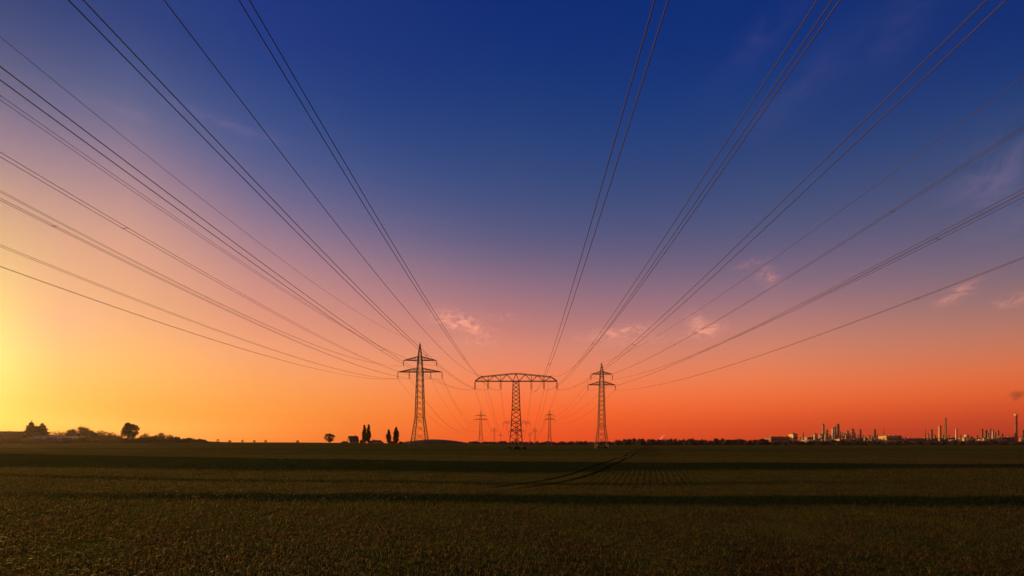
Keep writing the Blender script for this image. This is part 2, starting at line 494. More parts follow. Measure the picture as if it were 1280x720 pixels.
# ------------------------------------------------------------------ pylons
def lattice(mb, secs, leg_w, br_w, panels):
    """square tapering lattice: secs = [(z, half width)], panels per section"""
    for (z0, h0), (z1, h1), n in zip(secs[:-1], secs[1:], panels):
        cs = [(1,1),(1,-1),(-1,-1),(-1,1)]
        for sx, sy in cs: mb.bar((sx*h0,sy*h0,z0), (sx*h1,sy*h1,z1), leg_w)
        zs = [z0+(z1-z0)*(1-(1-i/n)**1.0) for i in range(n+1)]
        hw = lambda z: h0+(h1-h0)*(z-z0)/(z1-z0)
        for za, zb in zip(zs[:-1], zs[1:]):
            a, b = hw(za), hw(zb)
            for k in range(4):
                (ax, ay), (bx, by) = cs[k], cs[(k+1) % 4]
                mb.bar((ax*a,ay*a,za), (bx*b,by*b,zb), br_w)
                mb.bar((bx*a,by*a,za), (ax*b,ay*b,zb), br_w)
        for k in range(4):
            (ax, ay), (bx, by) = cs[k], cs[(k+1) % 4]
            mb.bar((ax*h1,ay*h1,z1), (bx*h1,by*h1,z1), br_w*1.15)
def arm(mb, half, zb, zt, bw, cw, br, n, tipz=None):
    """a pair of tapering crossarm trusses left and right: bottom chords level at zb"""
    for s in (-1, 1):
        root = bw
        tip = (s*half, 0, zb if tipz is None else tipz)
        for sy in (-1, 1):
            mb.bar((s*root, sy*bw, zb), tip, cw); mb.bar((s*root, sy*bw, zt), tip, cw)
            pb = lambda t: Vector((s*root,sy*bw,zb)).lerp(Vector(tip), t)
            pt = lambda t: Vector((s*root,sy*bw,zt)).lerp(Vector(tip), t)
            for i in range(n):
                t0, t1 = i/n, (i+1)/n
                if t1 < 0.99: mb.bar(pb(t0), pt(t1), br); mb.bar(pb(t1), pt(t1), br)
        for i in range(1, n):
            t = i/n
            a = Vector((s*root,-bw,zb)).lerp(Vector(tip), t); c = Vector((s*root,bw,zb)).lerp(Vector(tip), t)
            mb.bar(a, c, br)
def insulator(parent, x, z0, z1, r=0.27, gap=0.0):
    mb = MB()
    for dx in ((-gap/2, gap/2) if gap else (0,)):
        n = max(6, int((z0-z1)/0.22)); prof = []
        L_ = z0-z1; body0, body1 = z0-0.12*L_, z1+0.1*L_
        mb.bar((x+dx,0,z0), (x+dx,0,body0), 0.07)
        for i in range(n):
            z = body0+(body1-body0)*i/n; dz = (body0-body1)/n
            prof += [(0.05, z), (r, z-dz*0.35), (r*0.95, z-dz*0.55), (0.05, z-dz*0.75)]
        mb.lathe(prof, x+dx, 0, 8)
        mb.bar((x+dx,0,body1), (x+dx,0,z1), 0.08)
    mb.bar((x-0.35,0,z1), (x+0.35,0,z1), 0.10)       # yoke that carries the twin wires
    mb.build('insulator', M['insul'], parent)
def footings(parent, h, r=0.45):
    for sx, sy in ((1,1),(1,-1),(-1,-1),(-1,1)):
        mb = MB(); mb.lathe([(r,-1.2),(r,0.15),(r*0.8,0.32)], sx*h, sy*h, 10)
        mb.build('footing', M['concrete'], parent)

def make_left_type(loc, rz=0):
    t = empty('transmission_tower', loc, rz)
    mb = MB(); lattice(mb, [(0,4.0),(15.5,2.0),(38.1,1.35),(43.9,0.95),(45.7,0.85)], 0.32, 0.13, [4,8,2,1]); mb.build('lattice_body', M['steel'], t)
    mb = MB(); lattice(mb, [(45.7,0.85),(52.2,0.12)], 0.26, 0.13, [4]); mb.bar((0,0,51.8),(0,0,53.0),0.16); mb.build('peak', M['steel'], t)
    mb = MB(); arm(mb, 8.3, 43.9, 45.7, 0.95, 0.24, 0.12, 5); mb.build('upper_crossarm', M['steel'], t)
    mb = MB(); arm(mb, 11.1, 38.1, 39.9, 1.35, 0.26, 0.13, 6); mb.build('lower_crossarm', M['steel'], t)
    for x in (-8.3, 8.3): insulator(t, x, 43.9, 41.2)
    for x in (-11.1, -5.4, 5.4, 11.1): insulator(t, x, 38.1, 34.7)
    footings(t, 4.0, 0.4)
    return t
def make_right_type(loc, rz=0):
    t = empty('transmission_tower', loc, rz)
    mb = MB(); lattice(mb, [(0,2.85),(11,1.6),(31.4,1.02),(36.7,0.75),(37.9,0.7)], 0.28, 0.12, [4,9,2,1]); mb.build('lattice_body', M['steel'], t)
    mb = MB(); lattice(mb, [(37.9,0.7),(42.0,0.1)], 0.22, 0.11, [3]); mb.bar((0,0,41.7),(0,0,42.5),0.14); mb.build('peak', M['steel'], t)
    mb = MB(); arm(mb, 5.3, 36.7, 37.9, 0.75, 0.2, 0.1, 4); mb.build('upper_crossarm', M['steel'], t)
    mb = MB(); arm(mb, 6.75, 31.4, 33.0, 1.02, 0.22, 0.1, 5); mb.build('lower_crossarm', M['steel'], t)
    for x in (-5.3, 5.3): insulator(t, x, 36.7, 34.1)
    for x in (-6.75, 6.75): insulator(t, x, 31.4, 28.8)
    footings(t, 2.85, 0.35)
    return t
def make_wide_type(loc, rz=0):
    t = empty('wide_transmission_tower', loc, rz)
    mb = MB(); lattice(mb, [(0,2.75),(7.5,2.0),(15.5,1.55),(26.6,1.15)], 0.28, 0.13, [3,4,7]); mb.build('lattice_body', M['steel'], t)
    # the long flat bridge truss
    mb = MB(); bw = 0.9
    top = [(-16.0,26.7),(-13.6,28.3),(-1.3,29.5),(1.3,29.5),(13.6,28.3),(16.0,26.7)]
    tx = [p[0] for p in top]; tz = [p[1] for p in top]
    for sy in (-1, 1):
        w = lambda x: bw*(1.15 if abs(x) < 1.5 else 1.0) if abs(x) < 13.7 else bw*0.5
        mb.bar((-16,sy*bw*0.5,26.6), (-13.6,sy*bw,26.6), 0.21); mb.bar((-13.6,sy*bw,26.6), (13.6,sy*bw,26.6), 0.21); mb.bar((13.6,sy*bw,26.6), (16,sy*bw*0.5,26.6), 0.21)
        for (xa, za), (xb, zb) in zip(top[:-1], top[1:]):
            mb.bar((xa,sy*w(xa),za), (xb,sy*w(xb),zb), 0.21)
        # W bracing
        nodes_b = [-16,-10.9,-6.0,-1.15,1.15,6.0,10.9,16]
        nodes_t = [-13.6,-8.4,-3.6,0,3.6,8.4,13.6]
        for i, xt in enumerate(nodes_t):
            zt = np.interp(xt, tx, tz)
            for xb in (nodes_b[i], nodes_b[i+1]): mb.bar((xb,sy*bw*(0.5 if abs(xb)>15 else 1),26.6), (xt,sy*bw,zt), 0.13)
        for xb in (-10.9,-6.0,6.0,10.9): mb.bar((xb,sy*bw,26.6), (xb,sy*bw,np.interp(xb,tx,tz)), 0.12)
    for x in np.linspace(-14.5, 14.5, 17):
        mb.bar((x,-bw,26.6), (x,bw,26.6), 0.12)
        mb.bar((x,-bw,np.interp(x,tx,tz)-0.04), (x,bw,np.interp(x,tx,tz)-0.04), 0.12)
    mb.build('bridge_crossarm', M['steel'], t)
    for x in (-13.6, 13.6):
        mb = MB(); mb.bar((x,0,28.3), (x,0,28.9), 0.12); mb.bar((x,-0.9,28.32), (x,0.9,28.32), 0.12); mb.build('wire_post', M['steel'], t)
    for x in (-16,-10.9,-6.0,6.0,10.9,16): insulator(t, x, 26.6, 23.5, 0.17, 0.42)
    footings(t, 2.75, 0.35)
    return t

TL = Vector((GX(525,192), 192, -0.05)); TM = Vector((GX(645,150), 150, -0.05)); TR = Vector((GX(752,190), 190, -0.05))
for v in (TL, TM, TR): v.z = Hf(v.x, v.y)
Lt = make_left_type(TL); Rt = make_right_type(TR); Mt_ = make_wide_type(TM)
tag(Lt, 'tallest lattice pylon with two tiers of crossarms and six insulators, left of the wide pylon', 'pylon', 'lattice pylons')
tag(Mt_, 'wide T-shaped lattice pylon with one long flat bridge beam in the centre of the field', 'pylon', 'lattice pylons')
tag(Rt, 'slim lattice pylon with two short crossarms and four insulators right of the wide pylon', 'pylon', 'lattice pylons')
def far_tower(src, px, Y, label, s=1.0):
    t = copy_tree(src); x = GX(px, Y); t.location = (x, Y, Hf(x, Y)); t.scale = (s, s, s)
    tag(t, label); return t
L2 = far_tower(Lt, 601, 580, 'distant two-tier pylon between the tall left pylon and the wide pylon')
L3 = far_tower(Lt, 618, 1150, 'very small faint pylon just left of the wide pylon\'s trunk, taller of two there')
L4 = far_tower(Lt, 625.5, 1750, 'tiny farthest pylon close beside the left edge of the wide pylon\'s trunk')
M2 = far_tower(Mt_, 645.8, 450, 'distant wide-beam pylon seen right behind the trunk of the wide pylon')
M3 = far_tower(Mt_, 646.2, 740, 'smallest wide-beam pylon seen low through the trunk of the wide pylon')
R2 = far_tower(Rt, 687, 458, 'distant slim pylon standing right of the wide pylon beneath its beam end')
R3 = far_tower(Rt, 669, 900, 'very small faint slim pylon just right of the wide pylon\'s trunk')
R4 = far_tower(Rt, 662.5, 1300, 'tiny farthest slim pylon close to the right edge of the wide pylon\'s trunk')

# ------------------------------------------------------------------ overhead conductors
WIRES = [  # line, tower offset x, attach height, photo points on the near span, label, twin?
 ('M', -16.0, 23.5, [(0,91.5),(540,474),(569,484)], 'twin dark cables from the left edge to the wide pylon\'s outermost left insulator', 1),
 ('M', -10.9, 23.5, [(95,0),(345,260),(521,431),(547,457)], 'twin cables from the upper left corner to the wide pylon\'s second insulator from the left', 1),
 ('M', -6.0, 23.5, [(305,0),(461,260),(597,470)], 'twin dark cables from the top edge to the wide pylon\'s third insulator from the left', 1),
 ('M', 6.0, 23.5, [(827,0),(754.5,240),(682,468)], 'steepest twin cables, dropping to the wide pylon\'s first insulator right of its trunk', 1),
 ('M', 10.9, 23.5, [(1030,0),(875,240),(697.6,478)], 'twin cables from the top edge to the wide pylon\'s second insulator right of its trunk', 1),
 ('M', 16.0, 23.5, [(1245,0),(998,240),(759,457)], 'twin dark cables from the upper right corner to the wide pylon\'s outermost right insulator', 1),
 ('M', -13.6, 28.9, [(205,0),(405,260),(589,466)], 'single thin wire from the top edge to the left end of the wide pylon\'s beam', 0),
 ('M', 13.6, 28.9, [(1050,0),(748,426)], 'single thin wire crossing twin cables to the right end of the wide pylon\'s beam', 0),
 ('L', 0.0, 52.9, [(0,46),(280,270)], 'single thin wire from the left edge to the peak of the tallest pylon', 0),
 ('L', 8.3, 41.2, [(0,122),(280,314)], 'twin cables to the right end of the tallest pylon\'s upper crossarm', 1),
 ('L', 11.1, 34.7, [(0,193),(280,356)], 'twin cables to the outer right insulator of the tallest pylon\'s lower crossarm', 1),
 ('L', 5.4, 34.7, [(0,249),(280,386)], 'twin cables to the inner right insulator of the tallest pylon\'s lower crossarm', 1),
 ('L', -8.3, 41.2, [(0,239),(280,382)], 'twin cables to the left end of the tallest pylon\'s upper crossarm', 1),
 ('L', -5.4, 34.7, [(0,307),(280,416)], 'twin cables to the inner left insulator of the tallest pylon\'s lower crossarm', 1),
 ('L', -11.1, 34.7, [(0,333),(280,429)], 'lowest twin cables on the left, to the left tip of the tallest pylon\'s lower crossarm', 1),
 ('R', 0.0, 42.4, [(1280,95),(1084.5,240),(960,327.5)], 'single thin wire from the right edge to the peak of the slim right pylon', 0),
 ('R', -5.3, 34.1, [(1280,158),(1154,240),(960,362)], 'twin cables to the left end of the slim right pylon\'s upper crossarm', 1),
 ('R', -6.75, 28.8, [(1280,238),(960,401)], 'twin cables to the left end of the slim right pylon\'s lower crossarm', 1),
 ('R', 5.3, 34.1, [(1280,244),(960,402.5)], 'twin cables to the right end of the slim right pylon\'s upper crossarm', 1),
 ('R', 6.75, 28.8, [(1280,322),(960,441)], 'lowest twin cables on the right, to the right tip of the slim pylon\'s lower crossarm', 1),
]
LINES = {'L': ([Lt, L2, L3], 0.0083, 'cables of the left power line'), 'M': ([Mt_, M2, M3], 0.025, 'cables of the middle power line'), 'R': ([Rt, R2, R3], 0.0125, 'cables of the right power line')}
WIRE_R = 0.0195
for (ln, ox, oz, pts, label, twin) in WIRES:
    towers, m, grp = LINES[ln]
    t0 = towers[0].location; D = t0.y; Xa = t0.x+ox; za = t0.z+oz
    rows, rhs = [], []
    for x, y in pts:
        Y = (Xa-m*D)/((x-CX)/F-m); z = EYE+(HY-y)/F*Y; w = F/Y
        rows.append([w*(Y-D), w*(Y*Y-D*D)]); rhs.append(w*(z-za))
    b, a = np.linalg.lstsq(np.array(rows), np.array(rhs), rcond=None)[0]
    c = za-b*D-a*D*D; ymin = -b/2/a
    zf = lambda Y: c+b*Y+a*Y*Y
    y_end = max(2*ymin-D, -110)
    Ys = np.concatenate([np.linspace(y_end, 0, 24)[:-1], np.linspace(0, 60, 50)[:-1], np.linspace(60, D, 50)])
    path = [(Xa+(Y-D)*m, Y, zf(Y)) for Y in Ys]
    prev = Vector((Xa, D, za))
    for tw in towers[1:]:
        nx = Vector((tw.location.x+ox*tw.scale.x, tw.location.y, tw.location.z+oz*tw.scale.x))
        S = nx.y-prev.y; sag = min(0.8*a*(S/2)**2, (za-t0.z)*0.62)
        for i in range(1, 41):
            u = i/40; q = prev.lerp(nx, u); path.append((q.x, q.y, q.z-4*sag*u*(1-u)))
        prev = nx
    path = np.array(path)
    if twin:
        root = empty('conductor_bundle', (Xa, D, za))
        tag(root, label, 'power cable', grp)
        off = np.array([0.2, 0, 0]); base = np.array([Xa, D, za])
        tilt = 0.10*math.sin(ox*2.3)
        for s in (-1, 1):
            mb = MB(); mb.tube(path-base+s*np.array([0.21, 0, tilt]), WIRE_R, 6); mb.build('wire', M['wire'], root, True)
        # spacers clamp the twin wires together every few dozen metres
        y_s = (y_end % 38)+y_end if y_end > 0 else y_end+9+4*abs(math.sin(ox*3.1+len(label)))
        k = 0
        for yy in np.arange(y_s, D-8, 52.0):
            q = np.array([Xa+(yy-D)*m, yy, zf(yy)])-base
            mb = MB(); mb.bar(q+np.array([-0.23,0,-tilt*1.1]), q+np.array([0.23,0,tilt*1.1]), 0.028)
            for s in (-1, 1):
                e = q+s*np.array([0.21,0,tilt]); mb.bar(e+np.array([0,-0.12,0]), e+np.array([0,0.10,0]), 0.045)
            mb.build('spacer', M['wire'], root)
    else:
        mb = MB(); base = np.array([Xa, D, za]); mb.tube(path-base, 0.026, 6)
        o = mb.build('shield_wire', M['wire'], None, True); o.location = base
        tag(o, label, 'power cable', grp)

# ------------------------------------------------------------------ trees
def leaf_tris(centres, radii, n, leaf, shell=0.55):
    """n small leaf faces spread through the volume of the clumps"""
    centres = np.array(centres, float); radii = np.array(radii, float)
    if radii.ndim == 1: radii = np.stack([radii]*3, -1)
    wts = radii.prod(1)**(2/3); k = RNG.choice(len(centres), n, p=wts/wts.sum())
    d = RNG.normal(size=(n,3)); d /= np.linalg.norm(d, axis=1)[:,None]
    r = (shell+(1-shell)*RNG.random(n))**0.7*(1+0.22*RNG.normal(size=n))
    p = centres[k]+d*r[:,None]*radii[k]
    a = RNG.normal(size=(n,3)); a /= np.linalg.norm(a, axis=1)[:,None]
    b = np.cross(a, RNG.normal(size=(n,3))); b /= np.linalg.norm(b, axis=1)[:,None]
    s = leaf*(0.6+0.8*RNG.random(n))[:,None]
    return np.stack([p-a*s*0.5, p+a*s*0.5, p+b*s], 1)
def crown_blobs(kind, h, w):
    C, Rr = [], []
    if kind == 'poplar':
        for i in range(16):
            t = i/15; ww = w/2*math.sin(math.pi*(0.12+0.80*t))**0.7*(1-0.45*t)
            for _ in range(2):
                a = random.random()*6.28
                C.append((math.cos(a)*ww*0.45, math.sin(a)*ww*0.45, h*(0.10+0.86*t))); Rr.append((ww*0.62, ww*0.62, h*0.075))
    elif kind == 'conifer':
        for i in range(15):
            t = i/14; ww = w/2*(1-t)**0.85+0.15
            nb = 6 if t < 0.75 else (3 if t < 0.88 else 1)
            for k in range(nb):
                a = 6.28*k/nb+random.random()
                rk = 0.55 if nb > 1 else 0.0
                C.append((math.cos(a)*ww*rk, math.sin(a)*ww*rk, h*(0.05+0.92*t))); Rr.append((ww*0.62*random.uniform(0.6,1.35), ww*0.62*random.uniform(0.6,1.35), h*0.028))
    elif kind == 'round':
        for i in range(34):
            a = random.random()*6.28; rr = math.sqrt(random.random()); zz = random.uniform(-1,1)
            q = math.sqrt(max(0,1-abs(zz)**2.6))
            C.append((math.cos(a)*rr*q*w*0.40, math.sin(a)*rr*q*w*0.40, h*(0.54+0.36*zz)))
            s = random.uniform(0.09,0.17); Rr.append((w*s, w*s, h*s*0.9))
    else:  # bush: wide and low, ragged
        nb = int(16*max(1.0, w/max(h, 1e-3)))
        for i in range(nb):
            a = random.random()*6.28; rr = math.sqrt(random.random())
            top = (1-0.55*rr**2)*random.uniform(0.72, 1.0)
            s = random.uniform(0.17, 0.30)*h
            C.append((math.cos(a)*rr*(w*0.5-s*0.6), math.sin(a)*rr*(w*0.36-s*0.4), max(s*0.5, 1.22*h*top*random.random()**0.6-s)))
            Rr.append((s*1.1, s*1.1, s))
    return C, Rr
def crown_mesh(kind, h, w, n, leaf, material):
    C, Rr = crown_blobs(kind, h, w)
    return tri_mesh('crown', leaf_tris(C, Rr, n, leaf), material)
def trunk_mb(kind, h, w):
    mb = MB(); r = max(0.12, h*0.016)
    top = {'poplar':0.9,'conifer':0.95,'round':0.55,'bush':0.4}[kind]
    mb.lathe([(r*1.5,-0.6),(r*1.05,h*0.05),(r*0.8,h*top*0.5),(r*0.25,h*top)], 0, 0, 8)
    for k in range({'poplar':6,'conifer':6,'round':9,'bush':7}[kind]):
        a = k*2.4; z = h*(0.2+0.06*k) if kind != 'bush' else h*0.12
        e = Vector((math.cos(a)*w*0.3, math.sin(a)*w*0.3, z+h*0.22))
        mb.bar((0,0,z), e, r*0.7, r*0.2)
    return mb
def tree(name, kind, px, ybase, ytop, wpx, Y, material, label, cat='tree', group=None, n=1400, leaf=None):
    n = int(n*2.2*max(1.0, 0.6*wpx/max(1.0, ybase-ytop)))
    x = GX(px, Y); z = Hf(x, Y); h = EYE+(HY-ytop)/F*Y - z; w = wpx/F*Y
    t = empty(name, (x, Y, z), random.random()*6)
    tag(t, label, cat, group)
    trunk_mb(kind, h, w).build('trunk', M['bark'], t)
    me = crown_mesh(kind, h, w, int(n*(0.6 if kind in ('round','conifer') else 1.0)), leaf or max(0.45, h*0.06), material)
    o = bpy.data.objects.new('crown', me); COL.objects.link(o); o.parent = t
    return t

# farmstead trees on the left
tree('spruce_tree','conifer',39,553,525,13,275,M['needle'],'tall dark spruce, the taller left one of two on the far left','tree','spruces on the left',2600)
tree('spruce_tree','conifer',53,553,527,14,277,M['needle'],'dark spruce just right of the taller one on the far left','tree','spruces on the left',2600)
tree('spruce_tree','conifer',46,553,531,13,283,M['needle'],'shorter spruce filling the gap between the two tall spruces','tree','spruces on the left',2000)
tree('broadleaf_tree','round',162,553,529,18,272,M['leaf'],'dense dark round tree standing alone above the hedge on the left','tree',None,2600)
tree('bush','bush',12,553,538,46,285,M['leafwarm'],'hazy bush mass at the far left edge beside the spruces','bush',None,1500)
tree('bush','bush',72,553,537,26,285,M['leaf'],'dark bush right of the spruces above the pale barn','bush',None,1200)
tree('bush','bush',127,553,537,28,280,M['leaf'],'dark round bush between the bare tree and the dense round tree','bush',None,1400)
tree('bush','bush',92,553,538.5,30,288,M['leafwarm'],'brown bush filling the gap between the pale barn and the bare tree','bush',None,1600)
tree('bush','bush',113,553,539,24,284,M['leaf'],'dark bush at the right foot of the wide bare tree','bush',None,1500)
tree('bush','bush',142,553,540,22,276,M['leaf'],'low dark bush immediately left of the dense round tree','bush',None,1200)
def hedge_bits():
    spec = [(182,541,20,'ragged bush right of the dense round tree'),(197,543,18,'second ragged bush right of the dense round tree'),
            (202,540,7,'small pointed shrub poking above the hedge'),(212,541,8,'small pointed shrub at the middle of the tapering hedge'),
            (218,545,22,'low bush in the tapering part of the hedge'),(235,547,22,'lower bush near the end of the tapering hedge'),
            (250,548.5,18,'last low bush at the right tip of the hedge')]
    for px, yt, w, lab in spec:
        tree('bush','bush',px,553,yt,w,272,M['leaf'],lab,'bush','hedge bushes on the left',900)
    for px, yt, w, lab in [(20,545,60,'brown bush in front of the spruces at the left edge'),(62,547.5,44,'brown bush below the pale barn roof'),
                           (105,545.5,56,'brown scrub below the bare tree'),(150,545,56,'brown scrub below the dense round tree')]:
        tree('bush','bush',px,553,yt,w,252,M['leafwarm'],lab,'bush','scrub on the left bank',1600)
hedge_bits()
def bare_tree(px, ytop, wpx, Y, label):
    x = GX(px, Y); z = Hf(x, Y); h = EYE+(HY-ytop)/F*Y-z; w = wpx/F*Y
    t = empty('bare_tree', (x, Y, z)); tag(t, label, 'tree')
    mb = MB(); mb.lathe([(0.4,-0.5),(0.3,h*0.2),(0.22,h*0.4)], 0, 0, 8); mb.build('trunk', M['bark'], t)
    mb = MB()
    def branch(p, d, L, r, k):
        e = p+d*L; mb.bar(p, e, r, r*0.6)
        if k == 0: return
        for _ in range(4 if k > 1 else 5):
            q = Vector((random.gauss(0,1), random.gauss(0,1), random.gauss(0.25,0.8)))
            branch(p.lerp(e, random.uniform(0.5,1)), (d+q*0.55).normalized(), L*0.66, r*0.58, k-1)
    for k in range(8):
        a = k*0.785
        branch(Vector((0,0,h*(0.15+0.02*k))), Vector((math.cos(a)*1.2, math.sin(a)*1.2, 0.5)).normalized(), w*0.20, 0.22, 4)
    for k in range(3): branch(Vector((0,0,h*0.35)), Vector((random.uniform(-.4,.4),random.uniform(-.4,.4),1)).normalized(), h*0.22, 0.22, 4)
    mb.build('crown', M['twig'], t)
    C = []; Rr = []
    for k in range(26):
        a = random.random()*6.28; q = math.sqrt(random.random()); zz = math.sqrt(max(0, 1-q*q))*random.uniform(0.3, 0.92)
        C.append((math.cos(a)*q*w*0.42, math.sin(a)*q*w*0.42, h*(0.12+0.78*zz))); Rr.append((w*0.11, w*0.11, h*0.13))
    o = bpy.data.objects.new('twig_haze', tri_mesh('twig_haze', leaf_tris(C, Rr, 5200, 0.34, 0.15), M['leafwarm'])); COL.objects.link(o); o.parent = t
bare_tree(101, 530, 30, 290, 'wide bare tree with an orange haze of fine twigs behind the pale barn')

# young trees along the left skyline
for i, (px, yt) in enumerate([(272,548.5),(287,549.5),(303,549.5),(318,550),(332,549.5),(372,550)]):
    tree('sapling','round',px,552,yt,4.5,420,M['leaf'],'tiny young tree standing on the bare skyline of the field','tree','young trees along the left skyline',160,0.4)

# farm in the distance
tree('broadleaf_tree','round',412,554,541.5,15,400,M['leaf'],'lone round tree on a thin trunk left of the farmhouse','tree',None,1500)
tree('poplar_tree','poplar',455.5,554,531.5,5.6,430,M['leaf'],'slim poplar right beside the farmhouse, left of a tight pair','tree','poplars at the farm',1500)
tree('poplar_tree','poplar',460.8,554,531.5,5.6,432,M['leaf'],'slim poplar, the right one of the tight pair beside the farmhouse','tree','poplars at the farm',1500)
tree('poplar_tree','poplar',485.8,554,537.5,7,425,M['leaf'],'shorter stout poplar between the farm and the tallest pylon','tree','poplars at the farm',1500)
tree('poplar_tree','poplar',495,554,534,8.5,428,M['leaf'],'tallest stout poplar just left of the tallest pylon','tree','poplars at the farm',1700)
for px, yt, w, lab in [(431,551,9,'low bush against the left end of the farmhouse'),(452,549.5,5,'small bush between the farmhouse and the tight poplar pair'),(464.5,548,8,'dark bush right of the tight poplar pair'),(470,549,8,'rounded bush above the low pale shed'),
                       (476,551.5,7,'low bush at the right end of the pale shed'),(490,550.5,9,'bush joining the feet of the two stout poplars'),(501,551.5,7,'low bush right of the tallest stout poplar')]:
    tree('bush','bush',px,554,yt,w,420,M['leaf'],lab,'bush','bushes around the farm',500)

def gabled(name, px, Y, L_, W, wall, ridge, rz, wallmat, roofmat, label, cat, chimney=False, wins=3, door=True):
    x = GX(px, Y); z = Hf(x, Y)
    t = empty(name, (x, Y, z), rz); tag(t, label, cat)
    mb = MB()
    hl, hw = L_/2, W/2
    mb.add([(-hl,-hw,-1),(hl,-hw,-1),(hl,hw,-1),(-hl,hw,-1),(-hl,-hw,wall),(hl,-hw,wall),(hl,hw,wall),(-hl,hw,wall),(-hl,0,ridge-0.1),(hl,0,ridge-0.1)],
           [(0,1,5,4),(2,3,7,6),(1,2,6,9,5),(3,0,4,8,7)])
    mb.build('wall', wallmat, t)
    mb = MB(); ov = 0.4; k = (ridge-wall)/hw
    for s in (-1, 1):
        e = s*(hw+ov); ze = wall-k*ov
        v = [(-hl-ov,e,ze),(hl+ov,e,ze),(hl+ov,0,ridge),(-hl-ov,0,ridge)]
        v2 = [(a,b,c+0.22) for a,b,c in v]
        mb.add(v+v2, [(0,1,2,3),(7,6,5,4),(0,4,5,1),(1,5,6,2),(2,6,7,3),(3,7,4,0)])
    r = mb.build('roof', roofmat, t)
    if chimney:
        mb = MB(); mb.box(hl*0.35,hl*0.35+0.8,-0.4,0.4,ridge-0.8,ridge+1.2); mb.box(hl*0.35-0.08,hl*0.35+0.88,-0.48,0.48,ridge+1.2,ridge+1.4); mb.build('chimney', M['tile'], r)
    for i in range(wins):
        xx = -hl+L_*(i+0.8)/(wins+0.6)
        mb = MB(); mb.box(xx-0.5,xx+0.5,-hw-0.05,-hw+0.02,0.9+0.2,0.9+1.5); mb.build('window', M['glass'], t)
    for i in range(2):
        yy = -hw*0.4+i*hw*0.8
        mb = MB(); mb.box(-hl-0.05,-hl+0.02,yy-0.45,yy+0.45,1.1,2.4); mb.build('window', M['glass'], t)
    if door:
        mb = MB(); mb.box(hl*0.6,hl*0.6+1.1,-hw-0.06,-hw+0.02,0,2.1); mb.build('door', M['bark'], t)
    return t
gabled('farmhouse', 441.5, 428, 9.5, 9.0, 2.3, 7.6, R(36), M['plaster'], M['tile'], 'small farmhouse with sunlit gable and dark red roof beside the poplars', 'house', True)
gabled('shed', 471, 415, 8.5, 4, 1.9, 2.9, R(8), M['plaster'], M['roofdark'], 'low pale shed under the bushes right of the tight poplar pair', 'shed', False, 2)
gabled('barn', 75, 266, 37, 9, 1.6, 3.4, R(-4), M['timber'], M['barnroof'], 'long low barn with a pale roof below the spruces on the left', 'barn', False, 6)
gabled('barn', 18, 292, 24, 10, 3.0, 5.6, R(10), M['timber'], M['roofdark'], 'barn with a flat-pitched dark roof at the far left edge', 'barn', False, 4)

# the far row of trees along the field's edge: six shapes, many individuals
row_meshes = []
for k in range(7):
    kind = ['bush','round','bush','bush','bush','bush','round'][k]
    row_meshes.append(crown_mesh(kind, 10, 12 if kind == 'bush' else 9.5, 1100, 1.3, M['rowleaf']))
def row_tree(px, ytop, Y, wpx, group, label):
    o = bpy.data.objects.new('row_tree', random.choice(row_meshes)); COL.objects.link(o)
    x = GX(px, Y); z = Hf(x, Y); h = EYE+(HY-ytop)/F*Y-z
    o.location = (x, Y, z-0.06*h); sw = wpx/F*Y/11.0
    o.scale = (sw, sw, h/9.0); o.rotation_euler = (0,0,random.random()*6.28)
    tag(o, label, 'tree', group)
px = 588.0
while px < 1290:
    Y = random.uniform(860, 980)
    if px < 770: top = 551.8+random.uniform(-0.9,0.9); Y += 150
    elif px < 960: top = 549.4+random.uniform(-1.2,1.2)
    else: top = 551.3+random.uniform(-1.2,1.2)
    if px < 950:
        row_tree(px, top, Y, random.uniform(5,9), 'trees in the far row', 'small dark tree in the low tree row along the far edge of the field')
    else:
        row_tree(px, top, Y, random.uniform(6,11), 'trees before the refinery', 'dark tree in the row along the foot of the refinery')
    px += random.uniform(2.3, 4.0)
# scrub round the pylon feet
for px, Y, w, yt, lab in [(636,149,7,556.6,'dark weedy shrub at the left foot of the wide pylon'),(646,146,9,557.0,'dark weedy shrub under the middle of the wide pylon'),(654,149,7,556.6,'dark weedy shrub at the right foot of the wide pylon'),
                          (747,188,6,557.6,'dark weeds at the left foot of the slim right pylon'),(757,188,6,557.8,'dark weeds at the right foot of the slim right pylon')]:
    tree('shrub','bush',px,560,yt,w,Y,M['rowleaf'],lab,'shrub','weeds at the pylon feet',500,0.22)

